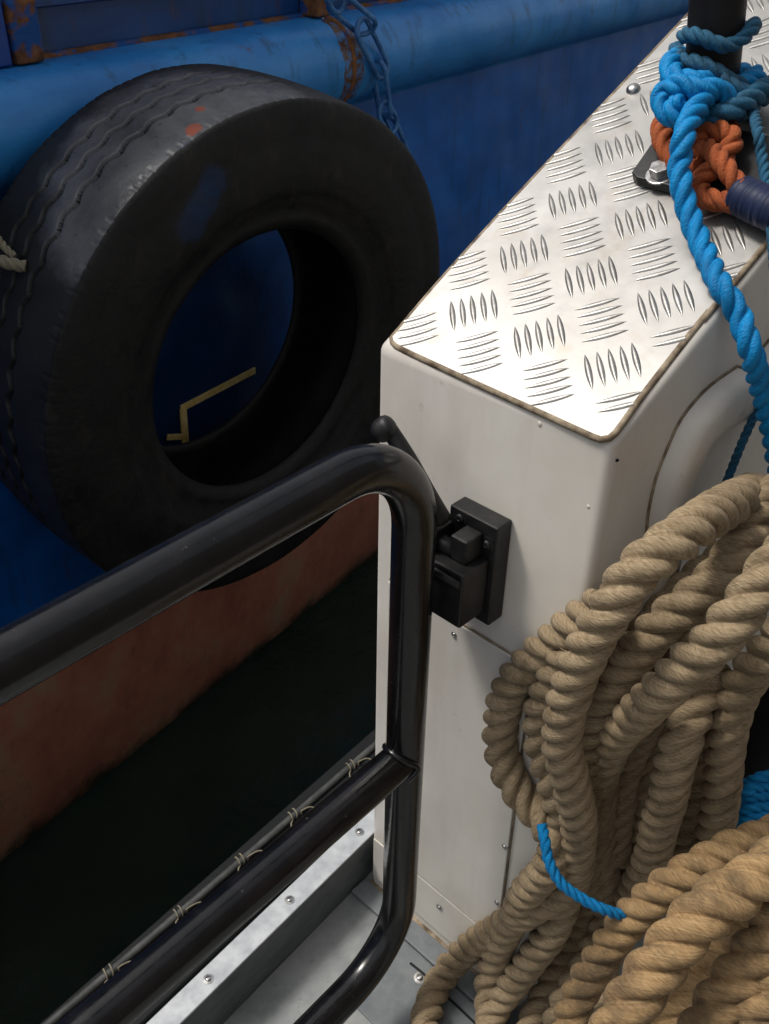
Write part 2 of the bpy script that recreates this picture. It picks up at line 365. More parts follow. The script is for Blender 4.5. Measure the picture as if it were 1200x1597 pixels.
# netting headline lashed along the outer edge
hl = empty('lashed_headline', E0 + BDn * -.112 + Z * .085, 'thin dark grey line lashed with beige twine along the outer deck edge', 'line')
HP0 = hit(76, 1596, Z * .088, Z); HP1 = hit(566, 1178, Z * .088, Z); hd = (HP1 - HP0).normalized()
bm = bmesh.new(); tube(bm, catmull([HP0 - hd * .6, HP0 - hd * .2, HP0.lerp(HP1, .5) + BDn * .002, HP1 + hd * .06], .01), .0045, 10); link('line', bm, M_gedge, hl)
for px, py in ((180, 1512), (288, 1422), (384, 1340), (463, 1265), (548, 1192)):
    jr = random.uniform(-.6, .6); c = hit(px + random.uniform(-6, 6), py, Z * .09, Z); c = HP0 + hd * (c - HP0).dot(hd)
    side = Vector((hd.y, -hd.x, 0)); pts = []
    for k in range(26):
        a = 2 * math.pi * k / 12; pts.append(c + hd * (-.010 + (.0007 + .0003 * jr) * k) + side * math.cos(a) * .0062 + Z * math.sin(a) * .0062)
    pts += [c + hd * .018 + side * .010 + Z * .004, c + hd * .024 + side * .018 + Z * .001 * random.random()]
    pts = [c - hd * .02 + side * .016 + Z * -.002, c - hd * .016 + side * .010 + Z * .003] + pts
    bm = bmesh.new(); tube(bm, catmull(pts, .0012), .0010, 6); link('twine_tie', bm, M_twine, hl)

# ================================================================== BULWARK END (white box)
P0 = Vector((.072, .763, .788)); J = Vector((.624, .613, .485)).normalized()
N = Vector((-.337, -.349, .874)).normalized()
A = hit(588, 537, P0, N); B = hit(957, 692, P0, N)
U = (B - A); WID = U.length; U = U.normalized(); FN = Vector((U.y, -U.x, 0)).normalized()
JH = Vector((J.x, J.y, 0)).normalized(); SN = Vector((JH.y, -JH.x, 0)); JS = J.z / math.hypot(J.x, J.y)
LEN = 1.55
def topz(p): return P0.z - ((p - P0).x * N.x + (p - P0).y * N.y) / N.z
bw = empty('bulwark_end', (A + B) / 2 * 1.0 - Z * ((A + B) / 2).z, 'white fibreglass bulwark end with sloping chequer-plate top and screwed panels, beside the black gate', 'bulwark')
bm = bmesh.new()
def pt(p, z=None): q = Vector((p.x, p.y, 0)); q.z = topz(q) if z is None else z; return bm.verts.new(q)
A_, B_, = A, B; Cc = A + JH * LEN; Dd = B + JH * LEN
top = [pt(A_), pt(B_), pt(Dd), pt(Cc)]; bot = [pt(A_, -.002), pt(B_, -.002), pt(Dd, -.002), pt(Cc, -.002)]
bm.faces.new(top); bm.faces.new(bot[::-1])
for k in range(4): bm.faces.new((top[k], bot[k], bot[(k + 1) % 4], top[(k + 1) % 4]))
be = [e for e in bm.edges if not (e.verts[0] in bot and e.verts[1] in bot)]
bmesh.ops.bevel(bm, geom=be, offset=.0085, segments=5, profile=.5, affect='EDGES')
link('body', bm, M_gel, bw, smooth=True, angle=38)
# plate coordinates
PI = Vector((.704, -.71, -.012)).normalized(); PI = (PI - N * PI.dot(N)).normalized(); PJ = N.cross(PI).normalized()
if PJ.dot(J) < 0: PJ = -PJ
UNIT = .07
def pc(p): d = p - P0; return d.dot(PI) / UNIT, d.dot(PJ) / UNIT
TH = .0022
def pl(i, j, h=0): return P0 + PI * (i * UNIT) + PJ * (j * UNIT) + N * h
# plate outline (pixels along the visible edge), then far end
outl = [hit(x, y, P0, N) for x, y in ((1069, 30), (840, 272), (700, 425), (622, 516), (611, 529), (614, 535), (625, 543), (700, 578), (830, 637), (920, 678), (938, 685), (950, 683), (962, 672), (1010, 606), (1100, 492), (1200, 374))]
d1 = (outl[0] - outl[2]).normalized(); d2 = (outl[-1] - outl[-3]).normalized()
outl = [outl[0] + d1 * .9] + outl + [outl[-1] + d2 * .9]
def slab(bm, poly, h0, h1, n, mi=0):
    lo = [bm.verts.new(p + n * h0) for p in poly]; hi = [bm.verts.new(p + n * h1) for p in poly]
    f = bm.faces.new(hi); f.material_index = mi; bm.faces.new(lo[::-1])
    for k in range(len(poly)): bm.faces.new((lo[k], lo[(k + 1) % len(poly)], hi[(k + 1) % len(poly)], hi[k]))
bm = bmesh.new(); slab(bm, outl, .0004, TH, N)
pcs = [pc(p) for p in outl]
def inside(x, y):
    c = False; n = len(pcs)
    for k in range(n):
        x1, y1 = pcs[k]; x2, y2 = pcs[(k + 1) % n]
        if (y1 > y) != (y2 > y) and x < (x2 - x1) * (y - y1) / (y2 - y1) + x1: c = not c
    return c
S2 = math.sqrt(.5)
def bar(cx, cy, dx, dy, L, Wd, Hh):
    nl, nw = 10, 6; px_, py_ = -dy, dx
    if not (inside(cx + dx * L * .12, cy + dy * L * .12) and inside(cx - dx * L * .12, cy - dy * L * .12)): return
    t0, t1 = -1.0, 1.0
    ok = [t for t in [k / 12 for k in range(-12, 13)] if inside(cx + dx * L / 2 * t, cy + dy * L / 2 * t)]
    if not ok: return
    t0, t1 = ok[0], ok[-1]
    cut = Hh
    rows = []
    for a in range(nl + 1):
        t = t0 + (t1 - t0) * a / nl; wd = Wd / 2 * max(0, (1 - abs(t) ** 2.2)) + .0006; hh = Hh * max(0, (1 - t ** 4)) ** .6
        rows.append([bm.verts.new(pl(cx + dx * L / 2 * t + px_ * wd * q, cy + dy * L / 2 * t + py_ * wd * q, TH + hh * (1 - q * q) ** .8 - .00005)) for q in [-1 + 2 * b / nw for b in range(nw + 1)]])
    for r1, r2 in zip(rows, rows[1:]):
        for b in range(nw):
            f = bm.faces.new((r1[b], r1[b + 1], r2[b + 1], r2[b])); f.smooth = True; f.material_index = 1
for gi in range(-6, 9):
    for gj in range(-3, 22):
        for k in range(-2, 3):
            jit = random.uniform(-.004, .004)
            # group with bars along (1,-1)/sqrt2, stacked along (1,1)/sqrt2
            bar(gi + k * .1275 * S2 + jit, gj + k * .1275 * S2, S2, -S2, .53, .074, .0014)
            bar(gi + .5 + k * .1275 * S2, gj - .5 - k * .1275 * S2 + jit, S2, S2, .53, .074, .0014)
link('tread_plate', bm, [M_alu, M_bar], bw, smooth=False)
# grubby sealant bead round the plate
bm = bmesh.new(); tube(bm, catmull([p - N * .0002 for p in outl], .006), .0030, 6); link('sealant_bead', bm, M_grime, bw)
# dome rivet
def dome(c, n, r, mat, parent, name='dome_bolt', flat=.75):
    bm = bmesh.new(); t = n.orthogonal().normalized(); b = n.cross(t); rings = []
    for k in range(6):
        a = k / 6 * math.pi / 2; rings.append([bm.verts.new(c + n * (math.sin(a) * r * flat) + (t * math.cos(q) + b * math.sin(q)) * r * math.cos(a)) for q in [2 * math.pi * m / 20 for m in range(20)]])
    for X, Y in zip(rings, rings[1:]):
        for m in range(20): bm.faces.new((X[m], X[(m + 1) % 20], Y[(m + 1) % 20], Y[m]))
    bm.faces.new(rings[-1]); return link(name, bm, mat, parent)
dome(hit(988, 140, P0 + N * TH, N), N, .0068, M_steel, bw)
# front face panels
def fp(px, py, h=0): return hit(px, py, A, FN) + FN * h
def fc(u, z, h=0): return A + U * u + Z * (z - A.z) + FN * h
bm = bmesh.new()
slab(bm, [fc(u, z) for u, z in ((.022, .100), (.201, .100), (.197, .508), (.193, .512), (.022, .512))], .0005, .0032, FN)
link('access_panel', bm, M_gel, bw, smooth=False, bevel=.0012)
bm = bmesh.new()
slab(bm, [fc(u, z) for u, z in ((.006, .022), (.215, .022), (.215, .097), (.006, .097))], .0005, .0026, FN)
link('kick_panel', bm, M_gel, bw, smooth=False, bevel=.0012)
bm = bmesh.new(); tube(bm, [fc(.022, .5135, .0012), fc(.195, .5135, .0012), fc(.1985, .509, .0012), fc(.2025, .1, .0012)], .0010, 5); link('panel_seam', bm, M_grime, bw)
for x, y in ((712, 988), (790, 1318), (778, 1405), (688, 1413)): screw(fp(x, y, .0028), FN, .0027, bw)
dome(fp(918, 790), FN, .0016, M_gel, bw, 'filler_spot', .4); dome(fp(842, 661), FN, .0022, M_gel, bw, 'filler_spot', .4)
bm = bmesh.new(); tube(bm, [fc(.002, .003, .002), fc(.10, .004, .002), fc(WID - .012, .003, .002)], .0045, 6); link('base_sealant', bm, M_grime, bw)
# moulded recess panel on the inboard side
def sp(px, py): return hit(px, py, B, SN)
ol = [sp(*p) for p in ((1006, 850), (1010, 800), (1022, 745), (1036, 708), (1056, 662), (1080, 628), (1110, 598), (1150, 570), (1190, 540))]
d = (ol[-1] - ol[-2]).normalized(); ol = [Vector((ol[0].x, ol[0].y, z_)) for z_ in (.15, .22, .29, .36, .42, .48, .53, .57, .60)] + ol + [ol[-1] + JH * .25 + Z * .13, ol[-1] + JH * .5 + Z * .25, ol[-1] + JH * .95 + Z * .35]
bm = bmesh.new(); sm = catmull(ol, .01); rows = []; km = len(sm) // 2; flip = (sm[km + 1] - sm[km - 1]).cross(SN).dot(JH - Z) < 0
for off, h in ((0, -.001), (.0025, .012), (.007, .0175), (.014, .020), (.034, .0195), (.044, .015), (.054, .006), (.075, .004)):
    row = []
    for k, p in enumerate(sm):
        t = (sm[min(k + 1, len(sm) - 1)] - sm[max(k - 1, 0)]).normalized(); inn = t.cross(SN).normalized()
        if flip: inn = -inn
        row.append(bm.verts.new(p + inn * off + SN * h))
    rows.append(row)
for a, b in zip(rows, rows[1:]):
    for k in range(len(sm) - 1): bm.faces.new((a[k], a[k + 1], b[k + 1], b[k]))
lastc = rows[-1][-1].co.copy(); bm.faces.new(rows[-1] + [bm.verts.new(Vector((lastc.x, lastc.y, rows[-1][0].co.z)))])
link('side_moulding', bm, M_gel, bw, smooth=True, angle=50)
bm = bmesh.new(); tube(bm, [p + SN * .0005 for p in catmull(ol, .01)], .0016, 6); link('moulding_seam', bm, M_grime, bw)
# chipped corner
dome(hit(963, 718, B - (FN + SN).normalized() * .0036, (FN + SN).normalized()), (FN + SN).normalized(), .0014, M_rub, bw, 'corner_chip', .15)
# deck trim at the foot of the face
dt = empty('deck_trim', fc(WID / 2, 0, .02), 'flat grey metal trim screwed to the deck at the foot of the white face', 'trim')
bm = bmesh.new(); box_frame(bm, fc(0, 0), U, FN, Z, -.006, WID + .1, .004, .030, .0005, .007); link('flat_bar', bm, M_rail, dt, smooth=False, bevel=.0015)
bm = bmesh.new(); box_frame(bm, fc(0, 0), U, FN, Z, .085, WID + .2, .0315, .13, .0004, .0035); link('cover_plate', bm, M_rail, dt, smooth=False, bevel=.001)
screw(hit(655, 1525, Z * .0037, Z), Z, .0038, dt)
bm = bmesh.new(); tube(bm, catmull([hit(x, y, Z * .0042, Z) for x, y in ((640, 1502), (662, 1520), (668, 1530), (690, 1548), (735, 1590), (760, 1615))], .004), .0016, 6); link('sealant_line', bm, M_rub, dt)

# ================================================================== GATE
GB = bear(41.5); G0 = Vector((.0235, .62, 0)); GR = .0180
gate = empty('tubular_gate', G0 + Z * .1, 'glossy black tubular steel gate with rounded corners, standing open beside the white bulwark end', 'gate')
def gp(s_, z): return G0 - GB * s_ + Z * z
def arc(cs, cz, r, a0, a1, n=14): return [gp(cs + r * math.cos(math.radians(a0 + (a1 - a0) * k / n)), cz + r * math.sin(math.radians(a0 + (a1 - a0) * k / n))) for k in range(n + 1)]
zt, zb, L_, rc = .750, .098, .78, .082
C = arc(rc, zt - rc, rc, 180, 90) + arc(L_ - rc, zt - rc, rc, 90, 0) + arc(L_ - rc, zb + rc, rc, 0, -90) + arc(rc, zb + rc, rc, 270, 180)
# densify straights
CC = []
for k in range(len(C)):
    a, b = C[k], C[(k + 1) % len(C)]; n = max(1, int((b - a).length / .02))
    CC += [a.lerp(b, q / n) for q in range(n)]
bm = bmesh.new(); tube(bm, CC, GR, 32, closed=True); link('frame_tube', bm, M_black, gate)
bm = bmesh.new(); mid = [gp(-.0 + q * (L_) / 30, .403) for q in range(31)]; tube(bm, mid, GR * .97, 32, cap=False); link('middle_rail', bm, M_black, gate)
for s0 in (0.0, L_):
    bm = bmesh.new()
    ring = []
    for q in range(28):
        a = 2 * math.pi * q / 28; y_ = math.cos(a) * (GR + .0005); z_ = math.sin(a) * (GR + .0005)
        sx = math.sqrt(max(GR ** 2 - (y_ * .97) ** 2, 0)) + .0008
        sd = 1 if s0 == 0 else -1
        ring.append(gp(s0 + sd * sx, .403 + z_) + Vector((GB.y, -GB.x, 0)) * y_)
    tube(bm, ring, .0032, 8, closed=True)
    link('weld_bead', bm, M_black, gate)

# ================================================================== LATCH on the face
lt = empty('gate_latch', fc(.135, .545, .01), 'black gate latch with a knobbed lever, bolted on the white face beside the gate', 'latch')
def lbox(bm, u0, u1, h0, h1, z0, z1): box_frame(bm, A - Z * A.z, U, FN, Z, u0, u1, h0, h1, z0, z1)
bm = bmesh.new(); lbox(bm, .108, .1595, .0005, .020, .548, .652); link('back_plate', bm, M_blackp, lt, smooth=False, bevel=.0015)
bm = bmesh.new(); lbox(bm, .092, .154, .0201, .054, .562, .618); link('latch_body', bm, M_blackp, lt, smooth=False, bevel=.002)
bm = bmesh.new(); lbox(bm, .096, .114, .0201, .050, .6185, .638); lbox(bm, .128, .146, .0201, .042, .6185, .642); link('lug', bm, M_blackp, lt, smooth=False, bevel=.002)
bm = bmesh.new(); tube(bm, [fc(.088, .622, .034), fc(.11, .622, .034), fc(.130, .622, .034)], .0085, 16); link('pivot_pin', bm, M_blackp, lt)
bm = bmesh.new(); lbox(bm, .094, .152, .0541, .0565, .606, .613); lbox(bm, .100, .112, .0541, .057, .567, .602); link('guide_rib', bm, M_blackp, lt)
screw(fc(.150, .632, .0201), FN, .004, lt, mat=M_blackp); screw(fc(.120, .644, .0201), FN, .004, lt, mat=M_blackp)
def lh(px, py, h): return hit(px, py, A + FN * h, FN)
lev = [lh(690, 812, .036), lh(665, 768, .044), lh(640, 722, .048), lh(618, 686, .050), lh(603, 664, .052)]
bm = bmesh.new(); tube(bm, catmull(lev, .004), lambda t: .0085 - .0015 * t, 14); lv = link('lever', bm, M_blackp, lt)
k0 = lh(616, 660, .048); k1 = lh(582, 680, .060)
kd = (k1 - k0).normalized(); pts = [k0.lerp(k1, q / 16) for q in range(17)]
bm = bmesh.new(); tube(bm, pts, lambda t: .0118 * math.sqrt(max(.05, 1 - abs(2 * t - 1) ** 3)) * (1 - .22 * t), 18); link('knob', bm, M_blackp, lt)

# ================================================================== POST with base flange
post = empty('black_post', hit(1112, 190, P0, N), 'black steel post on the chequer plate, wrapped in blue rope', 'post')
PB = hit(1106, 192, P0, N); 
PA = (Z * .60 + N * .40 + Vector((-.02, 0, 0))).normalized()
pr_ = .0225
bm = bmesh.new(); tube(bm, [PB + N * .006 + PA * (k * .05) for k in range(0, 18)], pr_, 40); link('post_tube', bm, M_post, post)
fl = [hit(x, y, P0, N) for x, y in ((984, 292), (1050, 196), (1290, 252), (1192, 346))]
fl = [fl[0].lerp(fl[1], .06), fl[1], fl[2], fl[3], fl[3].lerp(fl[0], .94)]
bm = bmesh.new(); slab(bm, fl, TH + .0016, TH + .0105, N); link('base_plate', bm, M_blackp, post, smooth=False, bevel=.0015)
bc = hit(1030, 270, P0 + N * .013, N)
bm = bmesh.new(); t = N.orthogonal().normalized(); b = N.cross(t)
def prism(bm, c, n, r, h, k, ph=0):
    lo = [bm.verts.new(c + (t * math.cos(2 * math.pi * q / k + ph) + b * math.sin(2 * math.pi * q / k + ph)) * r) for q in range(k)]
    hi = [bm.verts.new(v.co + n * h) for v in lo]; bm.faces.new(hi); bm.faces.new(lo[::-1])
    for q in range(k): bm.faces.new((lo[q], lo[(q + 1) % k], hi[(q + 1) % k], hi[q]))
prism(bm, bc - N * .0022, N, .0125, .002, 24); prism(bm, bc - N * .0002, N, .0088, .008, 6, .3); link('hex_bolt', bm, M_steel, post, smooth=False, bevel=.0008)

# ================================================================== ROPES ON THE POST
def pr(px, py, h=0): return hit(px, py, P0 + N * h, N)
axisT = PA
v1 = (RGT - PA * RGT.dot(PA)).normalized(); v2 = PA.cross(v1).normalized()
if v2.dot(FWD) > 0: v2 = -v2           # v2 points to the viewer
def around(h, ang, r):                 # ang 0 = right, 90 = towards viewer, 180 = left
    a = math.radians(ang); return PB + PA * h + (v1 * math.cos(a) + v2 * math.sin(a)) * r
bl = empty('blue_mooring_line', PB + N * .03, 'bright blue rope knotted round the black post, its end hanging over the white bulwark', 'rope')
BDm = .0188
rr = pr_ + BDm * .5
kn = []
for k in range(0, 28):
    a = 200 - k * 14.0; kn.append(around(.026 + .006 * math.sin(math.radians(a)) + k * .0006, a, rr + .003 * math.sin(k)))
rope_mesh('knot_turn', kn, BDm, M_brope, bl, lay=2.4, res=.07)
kn = []
for k in range(0, 30):
    a = -30 + k * 13.0; kn.append(around(.020 + .006 * math.cos(math.radians(a)), a, rr + .004 + .004 * math.cos(k * .9)))
rope_mesh('knot_turn', kn, BDm, M_dblue, bl, lay=2.4, res=.07)  # same bright rope in duller blue, painting shade on its right
D0 = (around(.035, 120, rr) - O).dot(FWD)
def kp(px, py, dd): return at(px, py, D0 + dd)
rope_mesh('knot_loop', [kp(1128, 122, -.004), kp(1085, 128, -.018), kp(1052, 118, -.014), (kp(1046, 100, 0)), kp(1058, 90, .02)], BDm * 1.02, M_brope, bl, lay=2.4, res=.07)
rope_mesh('knot_loop', [kp(1136, 160, -.014), kp(1120, 140, -.026), kp(1090, 140, -.030), kp(1062, 132, -.028), kp(1040, 140, -.02), kp(1032, 160, -.018), kp(1044, 178, -.022), kp(1070, 184, -.022), kp(1096, 176, -.016)], BDm * .98, M_brope, bl, lay=2.4, res=.07)
rope_mesh('knot_loop', [kp(1098, 186, -.008), kp(1124, 176, -.02), kp(1150, 168, -.022), kp(1176, 150, -.012), kp(1196, 138, .0), kp(1225, 128, .02)], BDm, M_dblue, bl, lay=2.4, res=.07)  # duller blue again stands for shade right of the knot
rope_mesh('knot_loop', [kp(1064, 150, -.02), kp(1054, 160, -.028), kp(1064, 170, -.022)], BDm * .7, M_brope, bl, lay=2.4, res=.07)
hang = [kp(1110, 140, -.010), kp(1094, 158, -.030), kp(1078, 182, -.040), pr(1066, 214, .062), pr(1060, 250, .050), pr(1062, 285, .042), pr(1072, 325, .030), pr(1086, 365, .021), pr(1104, 405, .0155), pr(1126, 448, .0150)]
e1 = hit(1150, 492, B + SN * .012, SN); hang += [e1 + Z * .002]
hang += [hit(1170, 545, B + SN * .030, SN), hit(1186, 600, B + SN * .034, SN), hit(1202, 665, B + SN * .040, SN), hit(1216, 740, B + SN * .05, SN)]
rope_mesh('hanging_end', hang, BDm, M_brope, bl, lay=2.6, res=.06, wob=.02)
# thinner dull line above
tl = empty('thin_blue_line', PB + N * .08, 'thinner dull blue line wound higher up round the black post', 'rope')
Dt = .0125
pts = []
HB = .047
for k in range(0, 23):
    a = 170 - k * 13.0; tt = k / 55
    pts.append(around(HB + .030 - .022 * (k / 36) ** 2 + .004 * math.sin(k * .7), a, pr_ + Dt * .5 + .0012 * (k // 27)))
rope_mesh('winding', pts, Dt, M_dblue, tl, lay=2.6, res=.08)
rope_mesh('winding', [kp(1054, 76, .035), kp(1062, 92, -.0), kp(1090, 98, -.016), kp(1118, 112, -.018), kp(1142, 128, -.012), kp(1165, 132, 0), kp(1185, 128, .02)], Dt * 1.05, M_dblue, tl, lay=2.6, res=.08)
rope_mesh('winding', [kp(1120, 124, -.018), kp(1150, 142, -.014), kp(1178, 152, -.004), kp(1205, 150, .01)], Dt * 1.2, M_dblue, tl, lay=2.6, res=.08)
rope_mesh('loose_tail', [kp(1166, 142, -.004), kp(1174, 170, -.010), pr(1182, 205, .040), pr(1188, 240, .03), pr(1196, 290, .022), pr(1204, 350, .02), pr(1210, 420, .012)], Dt * .72, M_dblue, tl, lay=2.6, res=.08)
# thin cord on the side
tc_ = hit(1196, 600, B + SN * .02, SN)
cord = [hit(1202, 585, B + SN * .022, SN), hit(1186, 628, B + SN * .021, SN), hit(1160, 685, B + SN * .020, SN), hit(1140, 735, B + SN * .020, SN), hit(1126, 775, B + SN * .024, SN), hit(1122, 800, B + SN * .03, SN)]
rope_mesh('loose_tail', cord, .0078, M_dblue, tl, lay=2.6, res=.1, wob=0)
# orange rope
orr = empty('orange_rope', PB + N * .012, 'frayed orange rope looped round the foot of the black post, its end taped navy blue', 'rope')
DO = .0165
def op(px, py, h): return pr(px, py, h)
rope_mesh('loop', [op(1092, 200, .03), op(1050, 186, .026), op(1034, 196, .024), op(1036, 222, .024), op(1050, 246, .022), op(1072, 262, .021), op(1092, 258, .026)], DO * 1.15, M_orange, orr, lay=2.3, res=.07)
rope_mesh('loop', [op(1080, 222, .030), op(1105, 205, .034), op(1132, 208, .034), op(1142, 222, .032), op(1128, 245, .030), op(1106, 266, .026), op(1090, 286, .022), op(1094, 306, .018), op(1118, 313, .018), op(1146, 316, .019), op(1162, 312, .022)], DO * 1.1, M_orange, orr, lay=2.3, res=.07)
rope_mesh('loop', [op(1086, 240, .022), op(1102, 232, .030), op(1120, 248, .036), op(1136, 268, .034), op(1150, 290, .028), op(1158, 306, .022)], DO, M_orange, orr, lay=2.3, res=.07)
rope_mesh('loop', [op(1150, 208, .020), op(1130, 200, .024), op(1105, 215, .022), op(1090, 245, .018), op(1084, 275, .016)], DO * .95, M_orange, orr, lay=2.3, res=.07)
bm = bmesh.new(); tube(bm, catmull([op(1154, 304, .020), op(1175, 314, .021), op(1200, 326, .022), op(1232, 338, .022)], .0012), lambda t: .0150 + .0007 * math.sin(t * 150) + .0005 * math.sin(t * 61), 24); link('tape_whipping', bm, M_navy, orr)

# ================================================================== MANILA COIL
def depth_wall(px, py):
    a = (A - O).dot(FN) / ray(px, py).dot(FN); b_ = (B + SN * .015 - O).dot(SN) / ray(px, py).dot(SN)
    ds = [x for x in (a, b_) if x > 0]; 
    pf = O + ray(px, py) * a
    if (pf - A).dot(U) <= WID: d = a
    else: d = b_ if b_ > 0 else 9
    f = (0 - CAMH) / ray(px, py).z
    return min(d, f)
def trace(path, D, back=0.0, back1=None):
    out = []
    for q_, p in enumerate(path):
        bk_ = back if back1 is None else back + (back1 - back) * q_ / (len(path) - 1)
        px, py, wpx = p[:3]; z = F * D / wpx + bk_
        z = min(z, depth_wall(px, py) - D * .62)
        out.append((px, py, z))
    zs = [o_[2] for o_ in out]
    for _ in range(3): zs = [zs[0]] + [(zs[k - 1] + zs[k] * 2 + zs[k + 1]) / 4 for k in range(1, len(zs) - 1)] + [zs[-1]]
    return [at(o_[0], o_[1], z_) for o_, z_ in zip(out, zs)]
DM = .033
coil = empty('hanging_rope_coil', fc(.2, 0, .12) + U * .15, 'beige manila rope hung in long loops, gathered by a thin blue lashing', 'rope coil')
turns = [
 ('b', [(1230, 800, 66), (1150, 858, 66), (1090, 905, 66), (1035, 955, 66), (992, 1010, 64), (962, 1070, 62), (945, 1130, 60), (938, 1200, 58), (936, 1270, 56), (940, 1340, 54)]),
 ('b', [(1240, 880, 66), (1180, 925, 66), (1125, 975, 66), (1070, 1025, 66), (1030, 1080, 64), (1000, 1140, 60), (975, 1200, 58), (962, 1270, 56), (955, 1340, 54)]),
 ('b', [(1160, 1060, 60), (1120, 1120, 60), (1098, 1190, 60), (1085, 1250, 58), (1070, 1310, 56), (1050, 1370, 54)]),
 # behind first
 ('b', [(1100, 1010, 58), (1062, 1090, 58), (1030, 1170, 58), (1012, 1230, 56), (990, 1290, 54), (972, 1350, 52), (955, 1400, 50), (930, 1450, 48)]),
 ('b', [(1040, 1080, 58), (1008, 1150, 58), (990, 1210, 56), (975, 1270, 54), (960, 1330, 52), (945, 1385, 50), (930, 1440, 48)]),
 ('R1b', [(900, 1010, 66), (872, 1050, 66), (850, 1090, 64), (842, 1130, 62), (846, 1170, 60), (862, 1210, 58), (874, 1250, 56), (880, 1300, 53), (886, 1350, 50), (882, 1400, 48), (862, 1453, 46), (836, 1486, 45), (813, 1516, 44), (789, 1550, 44), (771, 1580, 44), (758, 1620, 43), (750, 1660, 43)]),
 ('R2', [(948, 940, 70), (905, 968, 68), (868, 998, 64), (828, 1034, 61), (798, 1072, 59), (783, 1112, 58), (780, 1154, 58), (792, 1202, 57), (815, 1240, 56), (843, 1272, 54), (862, 1303, 52), (864, 1335, 48), (850, 1362, 46), (828, 1386, 45), (812, 1412, 44), (795, 1445, 43), (779, 1475, 43), (768, 1508, 43), (762, 1547, 43), (768, 1590, 43), (775, 1640, 43)]),
 ('R6a', [(1120, 1040, 64), (1085, 1100, 66), (1066, 1142, 66), (1055, 1180, 65), (1046, 1225, 63), (1036, 1271, 60), (1022, 1318, 58), (1007, 1360, 55), (990, 1400, 53), (965, 1440, 50), (940, 1500, 50), (925, 1560, 50)]),
 ('R5', [(1225, 985, 70), (1192, 1024, 68), (1165, 1058, 66), (1146, 1096, 64), (1137, 1139, 63), (1130, 1177, 62), (1126, 1220, 60), (1120, 1267, 58), (1110, 1312, 56), (1096, 1360, 54), (1080, 1420, 53)]),
 ('R3', [(1230, 760, 68), (1192, 794, 68), (1158, 843, 70), (1127, 893, 70), (1085, 932, 71), (1040, 966, 70), (1004, 1004, 68), (976, 1043, 66), (950, 1085, 64), (930, 1127, 62), (918, 1170, 60), (910, 1230, 56), (908, 1290, 52), (912, 1345, 50), (918, 1395, 49), (912, 1440, 48), (890, 1485, 48), (862, 1530, 48), (841, 1568, 48), (827, 1605, 48), (815, 1650, 48)]),
 ('R4', [(1232, 860, 74), (1196, 905, 75), (1156, 955, 75), (1116, 1001, 74), (1073, 1039, 72), (1031, 1077, 69), (995, 1112, 66), (965, 1146, 62), (944, 1190, 58), (930, 1240, 55), (928, 1300, 52), (940, 1350, 50), (948, 1400, 50), (942, 1450, 50), (915, 1500, 50), (885, 1555, 50), (868, 1605, 50), (860, 1650, 50)]),
 ('R1', [(1180, 768, 62), (1146, 782, 68), (1104, 806, 72), (1066, 836, 74), (1024, 868, 74), (989, 900, 73), (958, 945, 72), (930, 988, 70), (909, 1030, 68), (892, 1072, 66), (880, 1112, 65), (876, 1150, 63), (882, 1190, 61), (894, 1234, 60), (903, 1285, 58), (903, 1335, 54), (893, 1372, 50), (872, 1395, 47), (842, 1409, 46), (808, 1431, 45), (775, 1450, 44), (743, 1469, 43), (715, 1492, 43), (691, 1520, 42), (675, 1548, 42), (666, 1577, 42), (663, 1610, 42), (668, 1660, 42)]),
]
BK = {'b': (.07, .09), 'R1b': (.065, .04), 'R2': (.055, .05), 'R6a': (.03, .03), 'R3': (.035, .07), 'R4': (.0, .06), 'R1': (0, .0), 'R5': (.02, .02)}
for k, (nm, path) in enumerate(turns):
    rope_mesh('rope_turn', trace(path, DM, *BK.get(nm, (0, 0))), DM * 1.06, M_man, coil, lay=1.78 + .2 * random.random(), phase=k * 1.3)
# blue lashing
lash = [(846, 1288, .0), (850, 1310, -.01), (857, 1345, -.016), (876, 1378, -.02), (909, 1402, -.02), (939, 1417, -.02), (970, 1426, -.012), (1000, 1420, .0)]
lp = [at(x, y, min(F * DM / 55, depth_wall(x, y) - .03) - DM * 1.2 - .03 + d_) for x, y, d_ in lash]
tag(rope_mesh('blue_lashing', lp, .0098, M_brope, None, lay=2.6, res=.1, wob=0), 'thin bright blue lashing tied round the waist of the manila coil', 'lashing')

